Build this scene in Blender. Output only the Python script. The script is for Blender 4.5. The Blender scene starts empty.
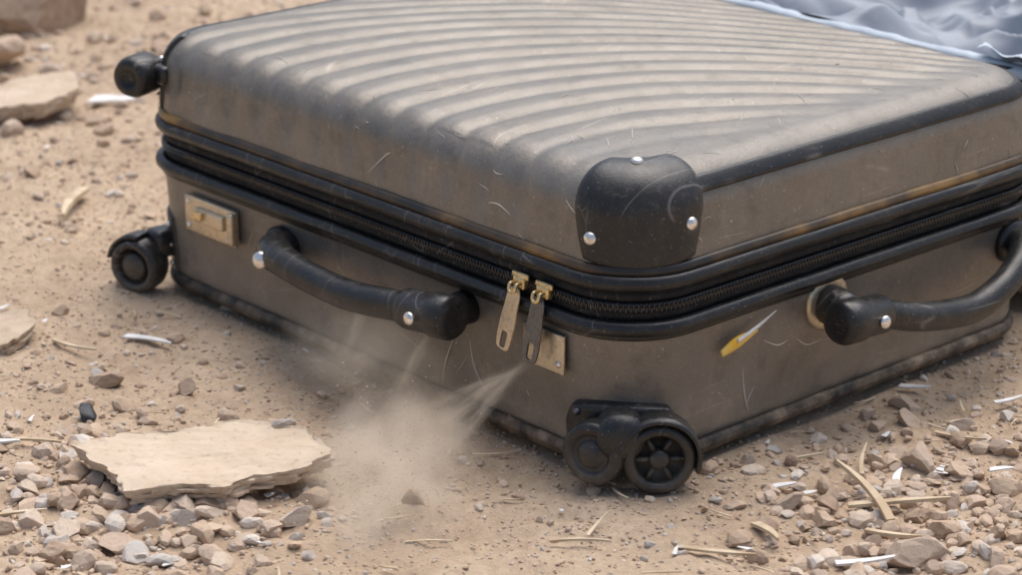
import bpy, bmesh, math, random, numpy as np
from mathutils import Vector, Matrix
random.seed(7); rng=np.random.default_rng(11)
scene=bpy.context.scene
LA,LB,H,R=0.725,0.582,0.27,0.07
# ------------------------------------------------------------ helpers
def empty(name):
    e=bpy.data.objects.new(name,None); scene.collection.objects.link(e); e.empty_display_size=.05; return e
def mk(name,V,F,mat,parent=None,smooth=True,attr=None):
    me=bpy.data.meshes.new(name)
    V=np.asarray(V,dtype=np.float32)
    if isinstance(F,np.ndarray):
        n,k=F.shape
        me.vertices.add(len(V)); me.vertices.foreach_set('co',V.ravel())
        me.loops.add(n*k); me.loops.foreach_set('vertex_index',F.astype(np.int32).ravel())
        me.polygons.add(n); me.polygons.foreach_set('loop_start',np.arange(0,n*k,k,dtype=np.int32))
        me.update(calc_edges=True)
    else:
        me.from_pydata([tuple(map(float,v)) for v in V],[],[tuple(map(int,f)) for f in F]); me.update()
    me.polygons.foreach_set('use_smooth',[smooth]*len(me.polygons))
    if attr is not None:
        a=me.attributes.new('rnd','FLOAT','POINT'); a.data.foreach_set('value',np.asarray(attr,dtype=np.float32))
    me.materials.append(mat)
    o=bpy.data.objects.new(name,me); scene.collection.objects.link(o)
    if parent: o.parent=parent
    return o
def gridF(nr,nc,closed_c=False):
    i=np.arange(nr-1)[:,None]; j=np.arange(nc if closed_c else nc-1)[None,:]
    j2=(j+1)%nc
    return np.stack([i*nc+j,i*nc+j2,(i+1)*nc+j2,(i+1)*nc+j],-1).reshape(-1,4)
def frame(ax):
    ax=Vector(ax).normalized(); t=Vector((0,0,1)) if abs(ax.z)<.9 else Vector((1,0,0))
    u=ax.cross(t).normalized(); v=u.cross(ax).normalized(); return ax,u,v
def lathe(name,prof,c,ax,mat,parent,n=40,smooth=True,squash=1):
    ax,u,v=frame(ax); c=Vector(c); V=[]
    for r,h in prof:
        for k in range(n):
            a=2*math.pi*k/n; V.append(c+ax*h+u*(r*math.cos(a))+v*(r*squash*math.sin(a)))
    F=[tuple(f) for f in gridF(len(prof),n,True)]
    F.append(tuple(range(n))); F.append(tuple(range((len(prof)-1)*n,len(prof)*n)))
    o=mk(name,V,F,mat,parent,smooth)
    bm=bmesh.new(); bm.from_mesh(o.data); bmesh.ops.recalc_face_normals(bm,faces=bm.faces); bm.to_mesh(o.data); bm.free()
    return o
def catmull(P,m=10,closed=False):
    P=[np.array(p,float) for p in P]; out=[]
    n=len(P)
    for i in range(n if closed else n-1):
        g=lambda k:P[k%n] if closed else P[min(max(k,0),n-1)]
        a,b,c,d=g(i-1),g(i),g(i+1),g(i+2)
        for j in range(m):
            t=j/m; out.append(.5*((2*b)+(-a+c)*t+(2*a-5*b+4*c-d)*t*t+(-a+3*b-3*c+d)*t**3))
    if not closed: out.append(P[-1])
    return np.array(out)
def tube(name,P,rad,mat,parent,n=16,m=10,sp=True,flat=1.0):
    Q=[list(p)+[r] for p,r in zip(P,rad if hasattr(rad,'__len__') else [rad]*len(P))]
    Q=catmull(Q,m) if sp else np.array(Q)
    V=[];up=Vector((0,0,1))
    for i,q in enumerate(Q):
        t=Vector(Q[min(i+1,len(Q)-1)][:3]-Q[max(i-1,0)][:3]).normalized()
        u=t.cross(up); u=u.normalized() if u.length>1e-3 else Vector((1,0,0)); v=u.cross(t)
        for k in range(n):
            a=2*math.pi*k/n; V.append(Vector(q[:3])+(u*math.cos(a)*flat+v*math.sin(a))*q[3])
    F=[tuple(f) for f in gridF(len(Q),n,True)]+[tuple(range(n))[::-1],tuple(range((len(Q)-1)*n,len(Q)*n))]
    return mk(name,V,F,mat,parent)
def rbox(name,size,loc,mat,parent,M=None,bev=.0015,seg=3):
    bm=bmesh.new(); bmesh.ops.create_cube(bm,size=1)
    for v in bm.verts: v.co=Vector((v.co.x*size[0],v.co.y*size[1],v.co.z*size[2]))
    bmesh.ops.bevel(bm,geom=list(bm.edges),offset=bev,segments=seg,affect='EDGES',profile=.5)
    me=bpy.data.meshes.new(name); bm.to_mesh(me); bm.free(); me.materials.append(mat)
    me.polygons.foreach_set('use_smooth',[True]*len(me.polygons))
    o=bpy.data.objects.new(name,me); scene.collection.objects.link(o)
    X=Matrix.Translation(Vector(loc))
    if M is not None: X=X@M.to_4x4()
    me.transform(X); o.parent=parent; return o
def hash2(ix,iy,s):
    h=(ix*374761393+iy*668265263+s*974634777)&0xffffffff
    h=((h^(h>>13))*1274126177)&0xffffffff
    return ((h^(h>>16))&0xffff)/65535.
def vnoise(x,y,s=0):
    ix=np.floor(x).astype(np.int64);iy=np.floor(y).astype(np.int64);fx=x-ix;fy=y-iy
    fx=fx*fx*(3-2*fx);fy=fy*fy*(3-2*fy)
    a=hash2(ix,iy,s);b=hash2(ix+1,iy,s);c=hash2(ix,iy+1,s);d=hash2(ix+1,iy+1,s)
    return (a*(1-fx)+b*fx)*(1-fy)+(c*(1-fx)+d*fx)*fy-.5
def fbm(x,y,o=4,s=0):
    r=0;a=1.
    for k in range(o): r=r+a*vnoise(x*2**k,y*2**k,s+k); a*=.5
    return r
# ------------------------------------------------------------ material helper
class NT:
    def __init__(s,name):
        s.m=bpy.data.materials.new(name); s.m.use_nodes=True; s.t=s.m.node_tree; s.b=s.t.nodes['Principled BSDF']
        s.tc=s.t.nodes.new('ShaderNodeTexCoord')
    def n(s,ty,ins={},**kw):
        nd=s.t.nodes.new(ty)
        for k,v in kw.items(): setattr(nd,k,v)
        for k,v in ins.items():
            if isinstance(v,bpy.types.NodeSocket): s.t.links.new(v,nd.inputs[k])
            else: nd.inputs[k].default_value=v
        return nd
    def noise(s,scale,detail=4,rough=.5,vec=None,dist=0):
        return s.n('ShaderNodeTexNoise',{'Vector':vec or s.tc.outputs['Object'],'Scale':scale,'Detail':detail,'Roughness':rough,'Distortion':dist}).outputs['Fac']
    def mapv(s,scale=(1,1,1),rot=(0,0,0)):
        return s.n('ShaderNodeMapping',{'Vector':s.tc.outputs['Object'],'Scale':scale,'Rotation':rot}).outputs[0]
    def ramp(s,f,stops):
        r=s.n('ShaderNodeValToRGB',{'Fac':f}); e=r.color_ramp.elements
        while len(e)<len(stops): e.new(.5)
        for el,(p,c) in zip(e,stops):
            el.position=p; el.color=(c,c,c,1) if not hasattr(c,'__len__') else (*c,1)
        return r.outputs[0]
    def mix(s,f,a,b,bt='MIX'):
        m=s.n('ShaderNodeMix',data_type='RGBA',blend_type=bt)
        for i,v in ((0,f),(6,a),(7,b)):
            if isinstance(v,bpy.types.NodeSocket): s.t.links.new(v,m.inputs[i])
            else: m.inputs[i].default_value=v if i==0 else (*v,1)
        return m.outputs[2]
    def math(s,op,a,b=0,clamp=False):
        return s.n('ShaderNodeMath',{0:a,1:b},operation=op,use_clamp=clamp).outputs[0]
    def set(s,**kw):
        for k,v in kw.items():
            k={'col':'Base Color','rough':'Roughness','metal':'Metallic','normal':'Normal','spec':'Specular IOR Level','coat':'Coat Weight'}.get(k,k)
            if isinstance(v,bpy.types.NodeSocket): s.t.links.new(v,s.b.inputs[k])
            else: s.b.inputs[k].default_value=(*v,1) if hasattr(v,'__len__') and len(v)==3 else v
        return s.m
    def bump(s,h,dist,strength=1,nrm=None):
        i={'Height':h,'Distance':dist,'Strength':strength}
        if nrm: i['Normal']=nrm
        return s.n('ShaderNodeBump',i).outputs[0]
def scratch_mask(t,scale,rot,thr=.006,sp=.56):
    v=t.mapv((scale,scale*.05,scale*.5),rot)
    vo=t.n('ShaderNodeTexVoronoi',{'Vector':v,'Scale':1.0},feature='DISTANCE_TO_EDGE').outputs[0]
    ln=t.ramp(vo,[(0,1),(thr,0)])
    gate=t.ramp(t.noise(14,2),[(sp,0),(sp+.08,1)])
    return t.math('MULTIPLY',ln,gate)
DUST=(.47,.375,.275)
def dustmask(t,lowz=.07,amt=1.0):
    sep=t.n('ShaderNodeSeparateXYZ',{0:t.tc.outputs['Object']}).outputs[2]
    low=t.n('ShaderNodeMapRange',{0:sep,1:lowz,2:0.0,3:0.0,4:1.0}).outputs[0]
    n1=t.ramp(t.noise(14,6,.65),[(.42,0),(.75,.6)])
    n2=t.ramp(t.noise(160,3,.7),[(.52,0),(.70,.9)])
    lowm=t.math('MULTIPLY',low,t.ramp(t.noise(30,6,.7),[(.3,.1),(.65,1)]))
    a=t.math('MULTIPLY',n1,t.math('ADD',n2,.25))
    return t.math('MULTIPLY',t.math('ADD',a,lowm,True),amt)
def shell_mat(name):
    t=NT(name)
    big=t.noise(6,4,.6)
    col=t.ramp(big,[(.3,(.150,.134,.112)),(.7,(.210,.191,.165))])
    fine=t.noise(1,3,.6,t.mapv((900,900,500)))
    col=t.mix(t.ramp(fine,[(.3,0),(.75,.38)]),col,(.35,.33,.30))
    blot=t.ramp(t.noise(38,6,.7),[(.52,0),(.70,.40)]); col=t.mix(blot,col,(.080,.070,.057))
    sc=t.math('ADD',scratch_mask(t,16,(0,.3,.5)),scratch_mask(t,29,(.7,.1,-.8)),True)
    col=t.mix(t.math('MULTIPLY',sc,.35),col,(.55,.5,.44))
    sp=t.ramp(t.noise(300,2,.6),[(.68,0),(.75,.7)]); col=t.mix(sp,col,(.52,.47,.39))
    d=dustmask(t,.085,.70)
    col=t.mix(d,col,DUST)
    weave=t.noise(1,2,.5,t.mapv((1400,1400,300)))
    b=t.bump(weave,.0006,.55)
    b=t.bump(t.noise(260,4,.6),.0008,.40,b)
    b=t.bump(t.noise(18,4,.5),.002,.35,b)
    r=t.math('ADD',t.math('MULTIPLY',d,.4),t.ramp(t.noise(25,5,.6),[(.3,.30),(.7,.46)]),True)
    return t.set(col=col,rough=r,metal=t.math('SUBTRACT',.42,t.math('MULTIPLY',d,.42)),normal=b)
M_SHELL=shell_mat('taupe_shell')
def black_mat(name,base=.014,rough=.38,dust=.5,bumpd=.0004,bs=400):
    t=NT(name)
    d=dustmask(t,.06,dust)
    col=t.mix(t.math('MULTIPLY',scratch_mask(t,35,(.3,.8,.4),.02,.5),.4),(base,base*1.02,base*1.06),(.3,.28,.26))
    sp=t.ramp(t.noise(380,2,.6),[(.67,0),(.74,.7)])
    col=t.mix(sp,col,(.30,.26,.21)); col=t.mix(d,col,(.30,.25,.19))
    wear=t.ramp(t.noise(70,7,.8),[(.56,0),(.70,.45)]); col=t.mix(wear,col,(.06,.057,.052))
    r=t.math('ADD',t.math('MULTIPLY',d,.4),t.ramp(t.noise(40,5,.7),[(.3,rough-.1),(.7,rough+.15)]),True)
    return t.set(col=col,rough=r,normal=t.bump(t.noise(bs,3,.6),bumpd,.6))
M_BLACK=black_mat('black_plastic',rough=.33); M_RUB=black_mat('black_rubber',.012,.36,.4)
M_TAPE=black_mat('zipper_tape',.010,.8,.3,.001,700); M_TEETH=black_mat('zipper_teeth',.018,.35,.25)
def metal_mat(name,c,rough=.3,dust=.3):
    t=NT(name); d=t.ramp(t.noise(220,4,.7),[(.5,0),(.75,dust+.3)])
    col=t.mix(d,c,(c[0]*.35,c[1]*.3,c[2]*.22)); return t.set(col=col,metal=.9,rough=t.ramp(t.noise(300,3),[(.3,rough-.08),(.7,rough+.2)]),normal=t.bump(t.noise(500,3),.0003,.5))
M_BRASS=metal_mat('brass',(.78,.60,.32),.32); M_PEWTER=metal_mat('antique_pewter',(.66,.57,.43),.38); M_STEEL=metal_mat('steel',(.85,.82,.78),.25); M_DARKM=metal_mat('dark_metal',(.17,.17,.175),.35)
t=NT('tan_edge'); M_TANEDGE=t.set(col=t.ramp(t.noise(8,5,.6),[(.38,(.02,.018,.016)),(.52,(.085,.055,.028)),(.66,(.28,.165,.055))]),rough=.38)
t=NT('base_edge'); M_BASE=t.set(col=t.ramp(t.noise(25,6,.7),[(.40,(.02,.018,.016)),(.56,(.16,.115,.075)),(.72,(.42,.32,.22))]),rough=.6)
t=NT('yellow_straw'); M_YEL=t.set(col=t.ramp(t.noise(60,3),[(.4,(.85,.50,.03)),(.7,(.85,.66,.25))]),rough=.5)
t=NT('pale_straw'); M_STRAW=t.set(col=t.ramp(t.noise(30,3),[(.35,(.46,.34,.21)),(.65,(.70,.58,.41))]),rough=.7)
t=NT('white_scrap'); M_WHITE=t.set(col=t.ramp(t.noise(60,3),[(.35,(.66,.64,.60)),(.65,(.82,.81,.79))]),rough=.6)
t=NT('scratch_white'); M_SCR=t.set(col=(.64,.59,.52),rough=.7)
t=NT('dirt')
c=t.ramp(t.noise(5,6,.6),[(.35,(.455,.335,.23)),(.65,(.60,.465,.33))])
c=t.mix(t.ramp(t.noise(90,5,.7),[(.4,0),(.7,.7)]),c,(.38,.265,.175))
c=t.mix(t.ramp(t.noise(500,3,.7),[(.55,0),(.75,.75)]),c,(.70,.58,.45))
vo=t.n('ShaderNodeTexVoronoi',{'Vector':t.tc.outputs['Object'],'Scale':230.0})
b=t.bump(vo.outputs['Distance'],.0015,-.7); b=t.bump(t.noise(120,7,.75),.004,.8,b)
M_DIRT=t.set(col=c,rough=.95,normal=b,spec=.15)
def stone_mat(name,stops,ns=60):
    t=NT(name); a=t.n('ShaderNodeAttribute',attribute_name='rnd').outputs['Fac']
    c=t.ramp(a,stops); c=t.mix(t.ramp(t.noise(ns,6,.7),[(.35,.0),(.7,.6)]),c,(.58,.46,.345))
    c=t.mix(t.ramp(t.noise(ns*6,3,.6),[(.55,0),(.75,.45)]),c,(.26,.19,.135))
    return t.set(col=c,rough=.9,spec=.2,normal=t.bump(t.noise(ns*4,6,.7),.0012,.8))
ST=[(0,(.29,.20,.14)),(.2,(.46,.335,.235)),(.45,(.56,.42,.31)),(.65,(.45,.345,.265)),(.82,(.62,.51,.405)),(.93,(.44,.42,.40)),(1,(.72,.66,.58))]
M_STONE=stone_mat('stone',ST)
M_SLAB=stone_mat('slab_stone',[(0,(.42,.32,.225)),(.5,(.56,.45,.33)),(1,(.64,.53,.41))],25)
t=NT('dark_stone'); M_DSTONE=t.set(col=t.ramp(t.noise(60,4),[(.4,(.012,.014,.018)),(.7,(.06,.065,.075))]),rough=.6)
def cloth_mat(name,a,b):
    t=NT(name); w=t.noise(1,2,.5,t.mapv((1500,300,300))); 
    return t.set(col=t.ramp(t.noise(9,5,.6),[(.35,a),(.65,b)]),rough=.5,normal=t.bump(w,.0005,.4),**{'Sheen Weight':.15})
M_LIN=cloth_mat('grey_blue_lining',(.20,.225,.265),(.30,.33,.375)); M_LIN2=cloth_mat('light_blue_lining',(.36,.42,.48),(.48,.55,.61))
# ------------------------------------------------------------ suitcase geometry
a_=R*math.pi/2; S1=LB-2*R; S2=LA-2*R; PER=2*(S1+S2)+4*a_
def outline(s,d):
    s,d=np.broadcast_arrays(np.asarray(s,float),np.asarray(d,float)); q=(s+a_/2)%PER
    r=np.maximum(R-d,.0006); o=d+r
    x=np.zeros_like(q);y=np.zeros_like(q);nx=np.zeros_like(q);ny=np.zeros_like(q)
    segs=[('a',-o,o,-90),('l',(-d,o),(-d,LB-o),S1,(1,0)),('a',-o,LB-o,0),('l',(-o,LB-d),(-LA+o,LB-d),S2,(0,1)),
          ('a',-LA+o,LB-o,90),('l',(-LA+d,LB-o),(-LA+d,o),S1,(-1,0)),('a',-LA+o,o,180),('l',(-LA+o,d),(-o,d),S2,(0,-1))]
    p=0
    for g in segs:
        L=a_ if g[0]=='a' else g[3]
        m=(q>=p)&(q<=p+L); f=(q-p)/L
        if g[0]=='a':
            th=np.radians(g[3]+90*f); X=g[1]+r*np.cos(th);Y=g[2]+r*np.sin(th);NX=np.cos(th);NY=np.sin(th)
        else:
            X=g[1][0]*(1-f)+g[2][0]*f; Y=g[1][1]*(1-f)+g[2][1]*f; NX=g[4][0]+0*f;NY=g[4][1]+0*f
        x[m]=X[m];y[m]=Y[m];nx[m]=NX[m];ny[m]=NY[m]; p+=L
    return x,y,nx,ny
class Prof:
    def __init__(s,pts):
        s.p=np.array(pts); dl=np.linalg.norm(np.diff(s.p,axis=0),axis=1); s.t=np.concatenate([[0],np.cumsum(dl)])
        g=np.gradient(s.p,s.t,axis=0); nn=np.stack([g[:,1],g[:,0]],-1); s.n=nn/np.linalg.norm(nn,axis=1)[:,None]
    def at(s,t):
        return [np.interp(t,s.t,k) for k in (s.p[:,0],s.p[:,1],s.n[:,0],s.n[:,1])]
    def surf(s,ss,t,off=0):
        d,z,no,nz=s.at(t); x,y,nx,ny=outline(ss,d)
        P=np.stack([x+nx*no*off,y+ny*no*off,z+nz*off+0*x],-1); N=np.stack([nx*no,ny*no,nz+0*x],-1); return P,N
RT=.039; ZU=.186
up=[(0,ZU)]+[(.004*k,ZU+(H-RT-ZU)*k) for k in np.linspace(.07,1,14)]
up+=[(.004+RT*(1-math.cos(a)),H-RT+RT*math.sin(a)) for a in np.linspace(.07,math.pi/2,26)]
D0=.004+RT
for k in np.linspace(0,1,105)[1:]:
    up.append((D0+(LB/2-D0)*k,H+.008*(1-(1-k)**2)))
UP=Prof(up); UP.n[60:]=(0,1)
ZL=.136; rb=.024
lo=[(LB/2-.001,.005),(.2,.005),(.1,.005),(rb+.006,.005)]+[(.006+rb*(1-math.sin(a)),.005+rb*(1-math.cos(a))) for a in np.linspace(.1,math.pi/2,12)]
lo+=[(.006*(1-k),.005+rb+(ZL-.005-rb)*k) for k in np.linspace(.04,1,20)]
LO=Prof(lo)
def lo_t(z): return float(np.interp(z,LO.p[4:,1],LO.t[4:]))
def up_t(z): return float(np.interp(z,UP.p[:40,1],UP.t[:40]))
suit=empty('suitcase')
sm=lambda v,a,b: (lambda k:k*k*(3-2*k))(np.clip((v-a)/(b-a),0,1))
def ribs(P):
    x,y,z=P[...,0],P[...,1],P[...,2]
    cy=.46*np.clip(y/LB,0,1)**2.2
    ph=(x-cy)/.047
    gro=(.5+.5*np.cos(2*np.pi*ph))**2.2
    mask=sm(-x,.035,.11)*sm(x+LA,.03,.07)*(1-.7*(1-sm(np.hypot(x+.05,y-.06),.06,.12)))
    side=sm(z,.190,.240); back=sm(LB-y,.01,.06)
    off=-.0044*gro*mask*side*back + .0014*fbm(x*9,y*9,3,5)*side
    return off-.0012*np.maximum(0,fbm(x*16+3,z*10,2,9))*(y<.02)
NS=1100; ss=np.linspace(-PER/2,PER/2,NS,endpoint=False)
SS,TT=np.meshgrid(ss,UP.t)
P,N=UP.surf(SS,TT); P=P+N*ribs(P)[...,None]
mk('upper_shell',P.reshape(-1,3),gridF(len(UP.t),NS,True),M_SHELL,suit)
SS,TT=np.meshgrid(np.linspace(-PER/2,PER/2,600,endpoint=False),LO.t)
P,N=LO.surf(SS,TT); P=P+N*(.0022*fbm((P[...,0]+P[...,1])*9,P[...,2]*9,3,2)[...,None])
mk('lower_shell',P.reshape(-1,3),gridF(len(LO.t),600,True),M_SHELL,suit)
def sweep(name,prof,mat,n=700,s0=None,s1=None,wob=0):
    cl=s0 is None
    s=np.linspace(-PER/2,PER/2,n,endpoint=False) if cl else np.linspace(s0,s1,n)
    x,y,nx,ny=outline(s,0*s); m=len(prof)
    V=np.zeros((m,n,3)); w=wob*fbm(s*14,s*0,3,3)
    for i,(o,zz) in enumerate(prof):
        V[i,:,0]=x+nx*(o+w);V[i,:,1]=y+ny*(o+w);V[i,:,2]=zz+w
    F=gridF(m,n,cl); return mk(name,V.reshape(-1,3),F,mat,suit)
def circ(o,z,r,k=12,ry=None):
    ry=ry or r; return [(o+r*math.cos(a),z+ry*math.sin(a)) for a in np.linspace(0,2*math.pi,k+1)]
sweep('upper_lip',circ(-.0005,.1890,.0044,12,.0052),M_TANEDGE,wob=.0015)
sweep('upper_piping',circ(.002,.1790,.0058,12,.0070),M_RUB,wob=.0014)
sweep('zipper_tape',[(-.004,.182),(-.0035,.170),(-.001,.168),(-.0008,.163),(-.003,.162),(-.003,.153),(-.0008,.152),(-.001,.147),(-.0035,.145),(-.004,.130)],M_TAPE,wob=.0008)
sweep('zipper_coil_upper',circ(.0005,.1595,.0022,8),M_TEETH); sweep('zipper_coil_lower',circ(.0005,.1555,.0022,8),M_TEETH)
sweep('lower_piping',circ(.003,.1385,.0060,12,.007),M_RUB,wob=.0014)
sweep('lower_flange',[(.0005,.134),(.0030,.133),(.0030,.128),(.0005,.127)],M_RUB,wob=.0003)
sweep('base_bead',circ(-.005,.014,.005,10,.007),M_BASE,wob=.001)
V=[];F=[];s=np.arange(-.62,.62,.0021); x,y,nx,ny=outline(s,0*s)
cube=[(-1,-1,-1),(1,-1,-1),(1,1,-1),(-1,1,-1),(-1,-1,1),(1,-1,1),(1,1,1),(-1,1,1)]; cf=[(0,3,2,1),(4,5,6,7),(0,1,5,4),(1,2,6,5),(2,3,7,6),(3,0,4,7)]
for i in range(len(s)):
    zc=.1586 if i%2 else .1564; b0=len(V)
    for cx,cyy,cz in cube:
        V.append((x[i]+nx[i]*(.0022+.0014*cyy)-ny[i]*.0007*cx, y[i]+ny[i]*(.0022+.0014*cyy)+nx[i]*.0007*cx, zc+.0022*cz))
    F+=[tuple(b0+k for k in f) for f in cf]
mk('zipper_teeth',V,np.array(F),M_TEETH,suit,False)
def patch(name,prof,sc,tc,hs,ht,thick,mat,n=48,k=.55,taper=0,parent=None,bow=0):
    g=np.linspace(-1,1,n); g=np.sign(g)*(1-(1-abs(g))**1.5); A,B=np.meshgrid(g,g)
    u=A*np.sqrt(1-k*B*B/2); v=B*np.sqrt(1-k*A*A/2)
    m=np.maximum(abs(A),abs(B)); o=thick*np.sqrt(np.clip(1-m**14,0,1))-.001
    P,N=prof.surf(sc+u*hs*(1+taper*v),tc+v*ht+bow*u*u,o)
    return mk(name,P.reshape(-1,3),gridF(n,n),mat,parent or suit)
def screw(name,prof,s,t,off,r=.0055,mat=M_STEEL):
    P,N=prof.surf(np.array([s]),np.array([t]),off)
    lathe(name,[(r,-.002),(r,.0005),(r*.85,.002),(r*.5,.0032),(r*.12,.0036)],P[0],N[0],mat,suit,20)
patch('corner_guard',UP,.010,.061,.067,.057,.006,M_BLACK,64,.42,.14)
screw('guard_screw_1',UP,.010,.102,.005,.0055); screw('guard_screw_2',UP,-.034,.030,.005,.006); screw('guard_screw_3',UP,.056,.040,.005,.006)
tT=up_t(.252)
def strip(name,s0,s1,t0,t1,th,mat,n=160,m=14):
    a=np.linspace(s0,s1,n); b=np.linspace(-1,1,m); A,B=np.meshgrid(a,b)
    P,N=UP.surf(A,(t0+t1)/2+B*(t1-t0)/2,th*np.sqrt(np.clip(1-B**6,0,1))-.0008)
    return mk(name,P.reshape(-1,3),gridF(m,n),mat,suit)
h=a_/2
strip('edge_trim_right',.066,h+S1+a_*.9,tT-.006,tT+.011,.0045,M_RUB)
strip('edge_trim_left',h+S1+a_+S2+a_*.1,h+S1*2+a_*2+S2+a_*.62,.045,.092,.0045,M_BLACK)
sL=h+S1*2+a_*2.5+S2
patch('corner_strap',UP,sL-.000,.048,.021,.046,.005,M_BLACK,30,.4)
screw('strap_screw_1',UP,sL+.006,.018,.004,.004); screw('strap_screw_2',UP,sL+.006,.055,.004,.004)
def wheel(pre,c,ax,r,w,spokes=6,hub=.28):
    lathe(pre+'_tyre',[(r*.62,-w/2),(r*.9,-w/2),(r,-w*.3),(r*1.02,0),(r,w*.3),(r*.9,w/2),(r*.72,w/2),(r*.66,w*.32),(r*.64,w*.1),(r*.3,w*.08)],c,ax,M_RUB,suit,40)
    axv,u,v=frame(ax); c=Vector(c)
    lathe(pre+'_hub',[(r*hub,0),(r*hub,w*.38),(r*hub*.85,w*.44),(r*.2,w*.47),(r*.05,w*.50)],c,ax,M_BLACK,suit,28)
    for k in range(spokes):
        a=2*math.pi*k/spokes; d=u*math.cos(a)+v*math.sin(a)
        tube(f'{pre}_spoke_{k+1}',[c+axv*w*.28+d*r*.2,c+axv*w*.28+d*r*.68],r*.08,M_BLACK,suit,8,1,False)
def fender(pre,c,ax,r,w,a0,a1,th=.004):
    axv,u,v=frame(ax); c=Vector(c); n=30
    prof=[(r,-w/2),(r+th,-w/2),(r+th*1.3,0),(r+th,w/2),(r,w/2),(r*.97,0),(r,-w/2)]
    V=[]
    for k in range(n):
        a=math.radians(a0+(a1-a0)*k/(n-1)); d=u*math.cos(a)+v*math.sin(a)
        V+=[c+d*rr+axv*hh for rr,hh in prof]
    F=[tuple(f) for f in gridF(n,len(prof))]+[tuple(range(6)),tuple(range((n-1)*7,(n-1)*7+6))]
    mk(pre,V,F,M_BLACK,suit)
patch('castor_bracket',LO,-.006,lo_t(.041),.054,.030,.012,M_BLACK,44,.7)
CW=(.014,.024,.032)
wheel('castor_wheel',CW,(.78,-.62,.05),.0315,.028)
fender('castor_fender',CW,(.78,-.62,.05),.033,.031,20,200,.003)
lathe('castor_drum',[(.024,-.02),(.028,.0),(.028,.012),(.025,.016),(.018,.017),(.017,.014),(.012,.014),(.010,.018),(.003,.019)],(-.026,-.008,.034),(.35,-.94,.08),M_BLACK,suit,36)
lathe('castor_cap',[(.012,-.03),(.020,-.02),(.0225,-.006),(.0225,.006),(.020,.016),(.012,.021),(.003,.022)],(-.012,.004,.050),(.75,-.66,.1),M_BLACK,suit,30)
for i,(sx,zz) in enumerate([(-.042,.060),(.030,.062)]): screw(f'castor_screw_{i+1}',LO,sx,lo_t(zz),.011,.0035,M_DARKM)
WC=(-.702,-.020,.029)
wheel('side_wheel',WC,(.35,-.94,0),.029,.03,0,.50)
fender('side_wheel_fender',WC,(.35,-.94,0),.030,.026,10,100,.003)
patch('side_wheel_bracket',LO,sL+.008,lo_t(.045),.034,.042,.005,M_BLACK,30,.5)
rbox('side_wheel_arm',(.03,.034,.03),(-.694,.006,.05),M_BLACK,suit,None,.008,4)
for i,zz in enumerate((.03,.05,.072)): screw(f'side_bracket_screw_{i+1}',LO,sL+.028,lo_t(zz),.004,.003,M_STEEL)
lathe('top_wheel',[(.008,-.022),(.018,-.02),(.0215,-.012),(.0215,.012),(.018,.02),(.010,.021),(.008,.017),(.002,.017)],(-.708,-.004,.228),(.35,-.94,0),M_RUB,suit,36)
rbox('top_wheel_arm',(.04,.026,.02),(-.694,.014,.230),M_BLACK,suit,None,.006,4)
rbox('lock_plate',(.085,.006,.038),(-.592,-.0035,.100),M_PEWTER,suit)
rbox('lock_latch',(.048,.006,.015),(-.588,-.0085,.103),M_PEWTER,suit)
rbox('lock_slider',(.013,.005,.009),(-.602,-.013,.104),M_BRASS,suit,None,.0015)
rbox('lock_hinge',(.009,.009,.034),(-.553,-.007,.100),M_PEWTER,suit,None,.003)
for i,(xx,zz) in enumerate([(-.628,.113),(-.628,.087),(-.562,.086)]):
    lathe(f'lock_screw_{i+1}',[(.003,0),(.003,.001),(.0018,.0018),(.0004,.002)],(xx,-.0062,zz),(0,-1,0),M_STEEL,suit,14)
tube('front_handle_grip',[(-.470,-.002,.101),(-.462,-.022,.104),(-.43,-.036,.106),(-.38,-.042,.104),(-.32,-.045,.104),(-.26,-.042,.110),(-.235,-.04,.114)],[.018,.0185,.0155,.0145,.0145,.0145,.014],M_BLACK,suit,22,10)
lathe('front_handle_collar',[(.013,0),(.0175,.003),(.019,.010),(.0185,.040),(.0205,.044),(.0205,.062),(.018,.066),(.010,.066)],(-.246,-.040,.111),(1,.04,.10),M_BLACK,suit,32)
lathe('front_handle_boss',[(.016,.0),(.015,.03),(.012,.036)],(-.205,.002,.113),(0,-1,0),M_BLACK,suit,24)
lathe('front_handle_base',[(.023,-.002),(.023,.006),(.018,.010),(.012,.011)],(-.478,.0,.098),(0,-1,0),M_BLACK,suit,28)
lathe('front_handle_screw_1',[(.0085,-.008),(.0085,.002),(.006,.004),(.001,.005)],(-.451,-.0465,.104),(.55,-1,0.25),M_STEEL,suit,22)
lathe('front_handle_screw_2',[(.006,0),(.006,.002),(.004,.0035),(.001,.004)],(-.214,-.0595,.114),(0.1,-1,.1),M_STEEL,suit,18)
tube('side_handle_grip',[(.041,.275,.107),(.046,.315,.094),(.047,.365,.084),(.046,.41,.080),(.043,.455,.090),(.034,.49,.104),(.018,.512,.110),(-.002,.52,.110)],[.013,.0135,.014,.014,.0135,.013,.013,.015],M_BLACK,suit,22,10)
lathe('side_handle_collar',[(.012,-.002),(.0185,0),(.0205,.004),(.0205,.022),(.0185,.026),(.0185,.054),(.015,.060),(.011,.062)],(.040,.222,.109),(.02,1,-.06),M_BLACK,suit,32)
lathe('side_handle_boss',[(.019,0),(.017,.025),(.013,.036)],(-.002,.250,.111),(1,0,0),M_BLACK,suit,24)
lathe('side_handle_ring',[(.027,-.002),(.027,.002),(.024,.004),(.018,.004)],(.0,.250,.113),(1,0,0),M_PEWTER,suit,30)
lathe('side_handle_base',[(.022,-.002),(.022,.004),(.018,.008),(.012,.009)],(.0,.52,.109),(1,0,0),M_BLACK,suit,28)
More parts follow.
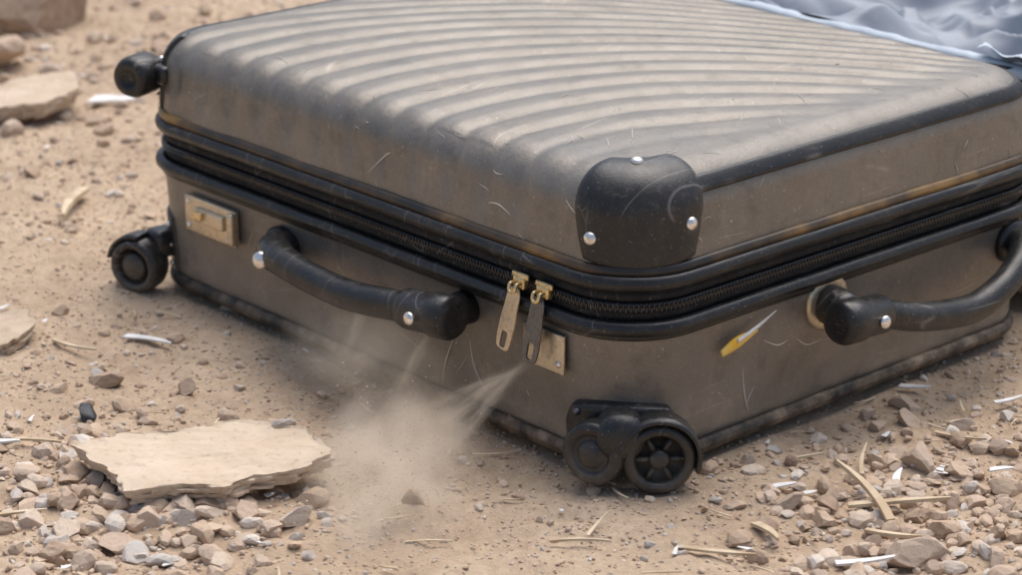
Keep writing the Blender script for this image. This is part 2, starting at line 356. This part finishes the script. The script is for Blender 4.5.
lathe('side_handle_screw',[(.006,0),(.006,.002),(.004,.0035),(.001,.004)],(.0590,.262,.106),(1,-.1,.1),M_STEEL,suit,18)
def pull(pre,top,tilt,L,w,mat,th=.0022):
    n=48
    def rr(hw,hh,cy):
        o=[]
        for k in range(n):
            a=2*math.pi*k/n; c,s=math.cos(a),math.sin(a); e=.42
            o.append((hw*math.copysign(abs(c)**e,c),cy+hh*math.copysign(abs(s)**e,s)))
        return o
    out=rr(w/2,L/2,-L/2); inn=rr(w*.2,L*.13,-L*.83)
    out=[(x*(1-.12*((-y)/L<.3)),y) for x,y in out]
    V=[];b=.0005
    def put(p,yy,sc=1.0,cy=-L/2): return (p[0]*sc,yy,cy+(p[1]-cy)*sc)
    V+= [put(p,th/2,.97) for p in out]+[put(p,th/2-b) for p in out]+[put(p,-th/2+b) for p in out]+[put(p,-th/2,.97) for p in out]
    V+= [put(p,-th/2,1,-L*.83) for p in inn]+[put(p,th/2,1,-L*.83) for p in inn]
    F=[]
    for i in range(6):
        j=(i+1)%6
        for k in range(n): F.append((i*n+k,i*n+(k+1)%n,j*n+(k+1)%n,j*n+k))
    o=mk(pre+'_tab',V,F,mat,suit,False)
    M=Matrix.Translation(top)@Matrix.Rotation(tilt,4,'Y')@Matrix.Rotation(math.radians(-6),4,'X'); o.data.transform(M)
    c=Vector(top)
    rbox(pre+'_slider',(.015,.008,.012),c+Vector((.0,.006,.004)),M_BRASS,suit,None,.0025)
    rbox(pre+'_slider_wing',(.021,.004,.006),c+Vector((.0,.006,.010)),M_BRASS,suit,None,.0018)
    tube(pre+'_loop',[c+Vector((-.004,.004,.004)),c+Vector((-.004,-.003,.004)),c+Vector((-.003,-.005,-.002)),c+Vector((.003,-.005,-.002)),c+Vector((.004,-.003,.004)),c+Vector((.004,.004,.004))],.0016,M_BRASS,suit,10,5)
pull('zipper_pull_1',(-.128,-.011,.154),math.radians(11),.060,.0185,M_PEWTER)
pull('zipper_pull_2',(-.098,-.011,.153),math.radians(6),.060,.0195,M_DARKM)
rbox('strike_plate',(.052,.003,.036),(-.100,-.003,.104),M_PEWTER,suit,None,.001)
lathe('strike_plate_screw',[(.003,0),(.003,.001),(.0005,.002)],(-.080,-.0045,.095),(0,-1,0),M_STEEL,suit,14)
tube('stuck_straw_yellow',[(.004,.110,.099),(.006,.128,.106),(.007,.152,.1115)],[.0035,.0060,.0014],M_YEL,suit,8,6,flat=.3)
tube('stuck_straw_white',[(.008,.126,.108),(.007,.15,.114),(.005,.178,.123)],[.0024,.0022,.0006],M_WHITE,suit,6,6,flat=.4)
def mark(name,prof,pts,r=.0006,mat=M_SCR):
    a=np.array(pts); P,N=prof.surf(a[:,0],a[:,1],.0004)
    if prof is UP: P=P+N*ribs(P)[:,None]
    tube(name,P,[r*.3]+[r]*(len(P)-2)+[r*.3],mat,suit,6,8)
k=0
for p in [[(-.19,lo_t(.080)),(-.185,lo_t(.055)),(-.17,lo_t(.035))],[(.20,lo_t(.085)),(.215,lo_t(.075)),(.235,lo_t(.075))],[(-.165,.03),(-.15,.032),(-.135,.026)],[(-.33,.02),(-.31,.04),(-.30,.045)],[(.13,lo_t(.075)),(.135,lo_t(.05)),(.142,lo_t(.03))],[(-.27,lo_t(.05)),(-.255,lo_t(.075))],[(.155,lo_t(.095)),(.175,lo_t(.085)),(.19,lo_t(.087))],[(-.235,lo_t(.02)),(-.225,lo_t(.05)),(-.21,lo_t(.08))]]:
    k+=1; mark(f'scratch_{k}',UP if max(q[1] for q in p)<.1 else LO,p,.0007)
for k in range(130):
    pr=random.choice([UP,UP,LO]); s0=random.uniform(-.62,.5); 
    t0=random.uniform(.01,.22) if pr is UP else lo_t(random.uniform(.03,.11)); an=random.uniform(-1.3,1.3); L=.003+.030*random.random()**2
    mark(f'scuff_{k+1}',pr,[(s0,t0),(s0+L/2*math.cos(an),t0+L/2*math.sin(an)+random.uniform(-.002,.002)),(s0+L*math.cos(an),t0+L*math.sin(an))],random.uniform(.00015,.0004))
# ------------------------------------------------------------ open suitcase half behind
op=empty('open_suitcase_half')
y0,y1,x0,x1=.600,1.14,-.70,-.005
th=np.linspace(0,2*math.pi,160,endpoint=False)
def rrect(hw,hh,e=.22):
    return [((x0+x1)/2+hw*math.copysign(abs(math.cos(a))**e,math.cos(a)),(y0+y1)/2+hh*math.copysign(abs(math.sin(a))**e,math.sin(a))) for a in th]
hw,hh=(x1-x0)/2,(y1-y0)/2
V=[]
for ins,zz in ((.03,.006),(.004,.02),(0,.05),(0,.235),(.003,.242),(.010,.242),(.012,.232),(.014,.05)):
    V+=[(px,py,zz) for px,py in rrect(hw-ins,hh-ins)]
mk('tray_shell',V,gridF(8,160,True),M_SHELL,op)
Q=rrect(hw-.004,hh-.004); 
tube('tray_rim',[(a,b,.246) for a,b in Q+[Q[0]]],.006,M_RUB,op,10,1,False)
gx,gy=np.meshgrid(np.linspace(x0+.012,x1-.012,300),np.linspace(y0+.012,y1-.012,260))
e=np.minimum(np.minimum(gx-x0,x1-gx),np.minimum(gy-y0,y1-gy))
ux=gx*.8+gy*.6; uy=-gx*.6+gy*.8
wx=ux+.05*fbm(gx*6,gy*6,2,71)
w=fbm(wx*5,uy*14,3,21); rid=np.abs(vnoise(wx*8,uy*22,31)); cre=np.abs(vnoise(ux*18+uy*8,uy*11-ux*8,33))
gz=.258-.045*sm(e,.02,.16)+(.055*w-.085*rid-.035*cre)*sm(e,.0,.05)
mk('lining',np.stack([gx,gy,gz],-1).reshape(-1,3),gridF(260,300),M_LIN,op)
sx=np.linspace(x0+.02,x1-.01,260); rows=[]
for k,(dy,dz) in enumerate([(-.010,.244),(-.009,.251),(-.003,.2545),(.003,.2545),(.009,.251),(.012,.246)]):
    rows.append(np.stack([sx,y0+.012+dy+.003*fbm(sx*20,sx*0,3,41),dz+.003*fbm(sx*26,sx*0,3,43)],-1))
mk('lining_hem',np.array(rows).reshape(-1,3),gridF(6,260),M_LIN2,op)
fx,fy=np.meshgrid(np.linspace(0,1,40),np.linspace(0,1,30))
mk('lining_flap',np.stack([-.12+.11*fx,.606+.05*fy-.01*fx,.262-.03*fy**2+.010*fbm(fx*3,fy*3,3,81)+.004*np.sin(fx*14+fy*5)],-1).reshape(-1,3),gridF(30,40),M_LIN2,op)
# ------------------------------------------------------------ ground
def gh(x,y):
    m=fbm(x*3.1,y*3.1,3,1)*.010+fbm(x*14,y*14,4,4)*.010+fbm(x*60,y*60,3,8)*.004
    ins=sm(x,-LA-.05,-LA+.02)*sm(-x,-.05,.02)*sm(y,-.05,.02)*sm(-y,-LB-.6,-LB-.5)
    md=np.exp(-(((x+.078)/.022)**2+((y+.172)/.022)**2))*.014
    return m*(1-.85*ins)-.003*ins+md
def warp(n,c,a,b):
    u=np.linspace(-1,1,n); return c+a*u+b*np.sign(u)*np.maximum(0,abs(u)-.72)**4
gx1=warp(820,-.55,1.9,40000); gy1=warp(820,.45,1.9,40000)
GX,GY=np.meshgrid(gx1,gy1); GZ=gh(GX,GY)
mk('ground',np.stack([GX,GY,GZ],-1).reshape(-1,3),gridF(820,820),M_DIRT)
# ------------------------------------------------------------ stones
def ico(sub):
    bm=bmesh.new(); bmesh.ops.create_icosphere(bm,subdivisions=sub,radius=1); V=np.array([v.co[:] for v in bm.verts]); F=np.array([[v.index for v in f.verts] for f in bm.faces]); bm.free(); return V,F
def rock(sub,cuts):
    V,F=ico(sub); V=V.copy()
    for _ in range(cuts):
        nn=rng.normal(size=3); nn/=np.linalg.norm(nn); c=rng.uniform(.4,.75); d=V@nn; V-=np.clip(d-c,0,None)[:,None]*nn
    V*=1+.03*rng.normal(size=(len(V),1)); V/=np.abs(V).max(); return V,F
def scatter(name,pos,size,variants,mat,flat=(.45,.85),sink=.3,smooth=False):
    n=len(pos); vi=rng.integers(0,len(variants),n); AV=[];AF=[];AR=[];base=0
    for i,(V,F) in enumerate(variants):
        idx=np.where(vi==i)[0]; m=len(idx)
        if not m: continue
        sc=np.stack([rng.uniform(.8,1.3,m),rng.uniform(.55,1.,m),rng.uniform(*flat,m)],-1)*size[idx][:,None]
        W=V[None]*sc[:,None]
        tilt=rng.normal(0,.25,m); c,s=np.cos(tilt)[:,None],np.sin(tilt)[:,None]
        W=np.stack([W[...,0]*c-W[...,2]*s,W[...,1],W[...,0]*s+W[...,2]*c],-1)
        a=rng.uniform(0,2*np.pi,m); c,s=np.cos(a)[:,None],np.sin(a)[:,None]
        W=np.stack([W[...,0]*c-W[...,1]*s,W[...,0]*s+W[...,1]*c,W[...,2]],-1)
        p=pos[idx]; zz=(gh(p[:,0],p[:,1]) if p.shape[1]==2 else p[:,2])+sc[:,2]*(1-2*sink)*.6
        W=W+np.stack([p[:,0],p[:,1],zz],-1)[:,None]
        AV.append(W.reshape(-1,3)); AF.append((F[None]+(np.arange(m)*len(V))[:,None,None]+base).reshape(-1,3)); AR.append(np.repeat(rng.uniform(0,1,m),len(V))); base+=m*len(V)
    return mk(name,np.concatenate(AV),np.concatenate(AF),mat,None,smooth,np.concatenate(AR))
def outside(p,mg=.0):
    return ~((p[:,0]>-LA-mg+.03)&(p[:,0]<mg-.03)&(p[:,1]>-mg+.03)&(p[:,1]<1.15))
v1=[rock(1,2) for _ in range(10)]; v2=[rock(2,6) for _ in range(14)]; v3=[rock(3,9) for _ in range(10)]
def field(n):
    p=np.stack([rng.uniform(-2.3,.55,n),rng.uniform(-.75,1.9,n)],-1)
    lat=(p-np.array([1.37,-1.366]))@np.array([.669,.743]); dep=(p-np.array([1.37,-1.366]))@np.array([-.743,.669])
    k=(abs(lat)<.26*dep+.12)&(dep>1.2)&outside(p); return p[k]
p=field(110000); s=.0010+.0015*rng.random(len(p))**2
scatter('sand_grains',p,s,v1,M_STONE,sink=.25)
p=field(34000); dn=fbm(p[:,0]*5,p[:,1]*5,3,55); p=p[rng.random(len(p))<np.clip(.35+dn*1.2,.05,1)]; s=.0022+.0042*rng.random(len(p))**3
parts=[(p,s)]
def cluster(cx,cy,rx,n,s0,s1,pw=2.0,ry=None,ang=0):
    q=rng.normal(size=(n,2))*np.array([rx,ry or rx]); c,s_=math.cos(ang),math.sin(ang)
    q=np.stack([q[:,0]*c-q[:,1]*s_,q[:,0]*s_+q[:,1]*c],-1)+np.array([cx,cy]); z=s0+(s1-s0)*rng.random(n)**pw
    k=outside(q,.04); return q[k],z[k]
parts+=[cluster(-.245,-.36,.07,520,.003,.016,2.4,.10,.8),cluster(-.33,-.30,.05,260,.003,.014,2.4),cluster(-.16,-.27,.045,80,.003,.013),
        cluster(.10,.16,.05,220,.003,.011,2,.12,.8),cluster(.2,.22,.07,320,.003,.013),cluster(.24,.08,.07,180,.003,.015),
        cluster(.02,.05,.03,60,.003,.007),cluster(-1.5,.4,.25,260,.006,.02),cluster(-.9,.0,.25,120,.004,.012),cluster(-.45,-.2,.12,60,.004,.010)]
q=np.concatenate([a for a,b in parts]); s=np.concatenate([b for a,b in parts])
scatter('gravel',q,s,v2,M_STONE,sink=.22)
big=[(-.503,-.195,.014),(-.427,-.155,.012),(.034,.329,.014),(.11,.085,.013),(-.173,-.274,.017),(.248,.082,.022),(.226,.141,.017),(-.192,-.38,.016),(-.25,-.40,.015),(-.29,-.37,.014),(.139,.22,.018),(.16,.24,.014),(.2,.19,.012),(-.13,-.25,.013),(-.21,-.31,.014),(-.36,-.37,.013),(-.22,-.43,.016),(.06,.30,.012),(.1,.33,.015),(.2,.33,.016),(-.60,.02,.011),(-1.30,.62,.02),(-1.6,.35,.05),(-1.75,.5,.08),(-1.95,.55,.05),(-1.5,.22,.035),(-1.42,.48,.02),(.3,.12,.014),(.27,.16,.013)]
bp=np.array([b[:2] for b in big]); bs=np.array([b[2] for b in big])
scatter('stones',bp,bs*1.15,v3,M_STONE,(.5,.75),.12)
scatter('soil_lump',np.array([[-.078,-.172]]),np.array([.012]),v3,M_DIRT,(.8,.9),.3,True)
def slab(name,poly,c,zc,thick,mat,tilt=(0,0),seed=0,layers=4,sub=14,parent=None,rough=.004):
    e1=np.array([.669,.743]);e2=np.array([-.743,.669])
    Pn=[]; m=len(poly)
    for i in range(m):
        a=np.array(poly[i]);b=np.array(poly[(i+1)%m])
        for k in range(sub): Pn.append(a+(b-a)*k/sub)
    Pn=np.array(Pn); nP=len(Pn); cen=Pn.mean(0)
    def ring(sc,z,jit,sd):
        q=cen+(Pn-cen)*sc
        nz=fbm(Pn[:,0]*90+7*sd,Pn[:,1]*90,4,seed+sd)*jit; q=q+(Pn-cen)/np.linalg.norm(Pn-cen,axis=1)[:,None]*nz[:,None]
        zz=z+(0 if z==0 else .0012)*fbm(Pn[:,0]*70,Pn[:,1]*70+sd*9,2,seed+40)
        return [(a,b,k) for (a,b),k in zip(q,np.broadcast_to(zz,len(q)))]
    rings=[]
    for l in range(layers):
        f0=l/layers; f1=(l+.85)/layers; sc=1-.09*f0
        rings+=[ring(sc,-thick*f0,rough*2.2,3+l),ring(sc-.004,-thick*f1,rough*2.2,3+l)]
    rings=rings[::-1]; nb=len(rings)-1
    for sc in [.985]+list(np.linspace(.95,.0,34)): rings.append(ring(sc,0.0,rough*.4*sc,3))
    A=np.array(rings); top=A[nb:]
    hgt=fbm(top[...,0]*22,top[...,1]*22,4,seed+11)*rough*1.2; st=np.round(fbm(top[...,0]*10,top[...,1]*16,3,seed+15)*4)/4*rough*.8
    fine=fbm(top[...,0]*150,top[...,1]*150,3,seed+19)*.0010
    fade=np.ones((top.shape[0],1));fade[0]=.3; A[nb:,:,2]+=(hgt+st+fine)*fade
    X=A[...,0];Y=A[...,1];Z=A[...,2]+zc+X*tilt[0]+Y*tilt[1]
    W=np.stack([c[0]+X*e1[0]+Y*e2[0],c[1]+X*e1[1]+Y*e2[1],Z],-1)
    rn=.5+fbm(X*30,Y*30,3,seed+2)*.8
    rn[:nb:2]-=.2
    o=mk(name,W.reshape(-1,3),gridF(len(rings),nP,True),mat,parent,False,rn.reshape(-1))
    sf=np.zeros(len(o.data.polygons),dtype=bool); sf[(nb+1)*nP:]=True; o.data.polygons.foreach_set('use_smooth',sf); return o
slab('broken_stone_slab',[(-.118,.022),(-.07,.046),(-.02,.054),(.013,.074),(.055,.062),(.080,.058),(.108,.002),(.092,-.010),(.080,-.024),(.044,-.036),(.020,-.058),(-.030,-.058),(-.062,-.066),(-.075,-.030),(-.095,-.010)],(-.244,-.260),.031,.015,M_SLAB,(.0,.04),1,5,10)
slab('broken_stone_slab',[(-.06,0),(-.03,.06),(.05,.07),(.07,.0),(.03,-.05),(-.04,-.05)],(-1.36,.25),.03,.02,M_SLAB,(.1,.1),5,sub=8)
slab('broken_stone_slab',[(-.03,0),(-.02,.04),(.02,.04),(.028,.0),(.01,-.03),(-.02,-.02)],(-.66,-.21),.014,.012,M_SLAB,(.1,.15),9,sub=8)
scatter('dark_pebble',np.array([[-.442,-.254]]),np.array([.014]),v3,M_DSTONE,(.8,.9),.2,True)
def sticks(name,items,mat):
    V=[];F=[]
    for (x,y,ang,L,w,th,lift) in items:
        c,s=math.cos(ang),math.sin(ang); z0=float(gh(np.array([x]),np.array([y]))[0]); n=7; b0=len(V); bend=random.uniform(-.08,.08)*L
        for i in range(n):
            f=i/(n-1); l=(f-.5)*L; ww=w*(1-.75*f**2); bb=bend*4*(f-.5)**2; lz=z0+.003+lift*f+th
            for (pw,pz) in ((-1,-1),(1,-1),(1,1),(-1,1)): V.append((x+c*l-s*(pw*ww/2+bb),y+s*l+c*(pw*ww/2+bb),lz+pz*th/2))
        for i in range(n-1):
            for j in range(4): F.append((b0+i*4+j,b0+i*4+(j+1)%4,b0+(i+1)*4+(j+1)%4,b0+(i+1)*4+j))
        F.append((b0,b0+3,b0+2,b0+1)); q=b0+(n-1)*4; F.append((q,q+1,q+2,q+3))
    return mk(name,V,np.array(F),mat,None,False)
it=[(.149,.143,2.75,.10,.008,.004,.012),(.175,.150,.75,.085,.007,.003,.010),(.10,.19,2.2,.05,.004,.003,.008),(-.966,.061,-.75,.13,.012,.006,.01),(.139,.029,-.4,.045,.008,.003,.006),(.138,-.03,.5,.06,.006,.002,.003),(.05,-.10,.7,.05,.003,.002,.003),(.21,.10,.3,.05,.005,.003,.006),(-.6,-.17,.2,.06,.004,.002,.003),(-.25,-.18,1.2,.07,.0025,.0015,.004),(-.30,-.42,.9,.06,.005,.002,.006),(-.40,-.33,.4,.05,.004,.002,.006),(.25,.25,1.9,.06,.005,.003,.008),(.12,.30,.2,.05,.004,.002,.006),(.06,.16,1.0,.035,.003,.002,.004)]
pp=field(1900); 
for q in pp[:500]: it.append((q[0],q[1],random.uniform(0,6.28),random.uniform(.01,.045),random.uniform(.0008,.0032),.0008,random.uniform(0,.005)))
sticks('straw_debris',it,M_STRAW)
it=[(.23,.048,.9,.055,.007,.002,.006),(-.562,-.104,.35,.055,.010,.0015,.002),(-1.33,.36,.6,.06,.035,.003,.004),(-.43,-.36,.8,.05,.010,.002,.004),(.085,.105,.9,.022,.008,.0015,.003),(.02,.36,.4,.03,.008,.0015,.004),(.10,.40,1.1,.03,.006,.0015,.004),(.19,.27,.6,.02,.008,.0015,.004),(.14,.19,2.0,.018,.007,.0015,.004)]
for q in pp[500:720]: it.append((q[0],q[1],random.uniform(0,6.28),random.uniform(.004,.016),random.uniform(.002,.007),.0008,.001))
sticks('paper_scraps',it,M_WHITE)
# ------------------------------------------------------------ airborne dust (real volumes)
def vol_mat(name,dens,nscale):
    m=bpy.data.materials.new(name); m.use_nodes=True; t=m.node_tree; t.nodes.clear()
    out=t.nodes.new('ShaderNodeOutputMaterial'); v=t.nodes.new('ShaderNodeVolumePrincipled'); t.links.new(v.outputs[0],out.inputs['Volume'])
    v.inputs['Color'].default_value=(.96,.84,.70,1); v.inputs['Anisotropy'].default_value=.0
    tc=t.nodes.new('ShaderNodeTexCoord'); ln=t.nodes.new('ShaderNodeVectorMath'); ln.operation='LENGTH'; t.links.new(tc.outputs['Object'],ln.inputs[0])
    mr=t.nodes.new('ShaderNodeMapRange'); mr.interpolation_type='SMOOTHSTEP'; t.links.new(ln.outputs['Value'],mr.inputs[0]); mr.inputs[1].default_value=1;mr.inputs[2].default_value=.1;mr.inputs[3].default_value=0;mr.inputs[4].default_value=1
    no=t.nodes.new('ShaderNodeTexNoise'); t.links.new(tc.outputs['Object'],no.inputs['Vector']); no.inputs['Scale'].default_value=nscale; no.inputs['Detail'].default_value=3
    m2=t.nodes.new('ShaderNodeMapRange'); t.links.new(no.outputs['Fac'],m2.inputs[0]); m2.inputs[1].default_value=.38;m2.inputs[2].default_value=.7;m2.inputs[3].default_value=.1;m2.inputs[4].default_value=1.4
    mu=t.nodes.new('ShaderNodeMath'); mu.operation='MULTIPLY'; t.links.new(mr.outputs[0],mu.inputs[0]); t.links.new(m2.outputs[0],mu.inputs[1])
    mv=t.nodes.new('ShaderNodeMath'); mv.operation='MULTIPLY'; t.links.new(mu.outputs[0],mv.inputs[0]); mv.inputs[1].default_value=dens
    t.links.new(mv.outputs[0],v.inputs['Density'])
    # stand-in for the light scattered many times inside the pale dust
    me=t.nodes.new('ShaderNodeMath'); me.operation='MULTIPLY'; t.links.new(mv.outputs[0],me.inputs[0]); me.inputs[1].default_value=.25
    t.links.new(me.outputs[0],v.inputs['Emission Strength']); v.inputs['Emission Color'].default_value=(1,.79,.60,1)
    return m
dust=empty('dust_cloud')
Vi,Fi=ico(3)
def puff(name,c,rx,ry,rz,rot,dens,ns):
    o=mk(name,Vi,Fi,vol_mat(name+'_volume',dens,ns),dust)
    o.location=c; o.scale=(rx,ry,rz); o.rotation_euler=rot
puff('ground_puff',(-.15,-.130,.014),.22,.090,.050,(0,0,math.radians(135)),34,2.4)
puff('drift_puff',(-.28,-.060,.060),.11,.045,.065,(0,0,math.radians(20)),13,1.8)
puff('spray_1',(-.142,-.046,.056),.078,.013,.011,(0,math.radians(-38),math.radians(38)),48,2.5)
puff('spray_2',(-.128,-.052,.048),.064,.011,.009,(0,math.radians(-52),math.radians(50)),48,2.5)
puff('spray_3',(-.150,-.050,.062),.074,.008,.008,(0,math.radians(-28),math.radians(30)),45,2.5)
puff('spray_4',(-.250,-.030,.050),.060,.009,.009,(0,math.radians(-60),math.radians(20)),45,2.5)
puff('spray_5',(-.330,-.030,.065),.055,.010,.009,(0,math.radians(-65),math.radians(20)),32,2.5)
n=1600; c0=np.array([-.16,-.115]); q=rng.normal(size=(n,2))*np.array([.085,.04]); a=math.radians(135)
q=np.stack([q[:,0]*math.cos(a)-q[:,1]*math.sin(a),q[:,0]*math.sin(a)+q[:,1]*math.cos(a)],-1)+c0
q=np.column_stack([q,rng.exponential(.014,n)+.004]); q=q[q[:,1]<-.01]
o=scatter('flying_grains',q,.0004+.0008*rng.random(len(q))**2,v1,M_STONE); o.parent=dust
# ------------------------------------------------------------ light, world, camera
W=bpy.data.worlds.new('World'); scene.world=W; W.use_nodes=True; nt=W.node_tree
sk=nt.nodes.new('ShaderNodeTexSky'); sk.sky_type='NISHITA'; sk.sun_disc=False
SE,SA=math.radians(68),math.radians(112)
sk.sun_elevation=SE; sk.sun_rotation=math.pi/2-SA; sk.dust_density=4.0; sk.air_density=1.0
bg=nt.nodes['Background']; nt.links.new(sk.outputs[0],bg.inputs[0]); bg.inputs[1].default_value=.15
sun=bpy.data.lights.new('sun','SUN'); sun.energy=2.9; sun.angle=math.radians(65); sun.color=(1,.98,.96)
so=bpy.data.objects.new('sun',sun); scene.collection.objects.link(so)
d=Vector((math.cos(SE)*math.cos(SA),math.cos(SE)*math.sin(SA),math.sin(SE))); so.rotation_euler=d.to_track_quat('Z','Y').to_euler()
cam=bpy.data.cameras.new('camera'); co=bpy.data.objects.new('camera',cam); scene.collection.objects.link(co)
yaw,pt=2.40865,-.34664
f=Vector((math.cos(pt)*math.cos(yaw),math.cos(pt)*math.sin(yaw),math.sin(pt)))
co.location=(1.37064,-1.36566,.88403); co.rotation_euler=f.to_track_quat('-Z','Y').to_euler()
cam.lens=36*2482/1022; cam.sensor_width=36; cam.clip_end=2000; cam.clip_start=.05
cam.dof.use_dof=True; cam.dof.focus_distance=2.12; cam.dof.aperture_fstop=7.1
scene.camera=co
scene.view_settings.view_transform='Standard'; scene.view_settings.look='None'; scene.view_settings.exposure=0
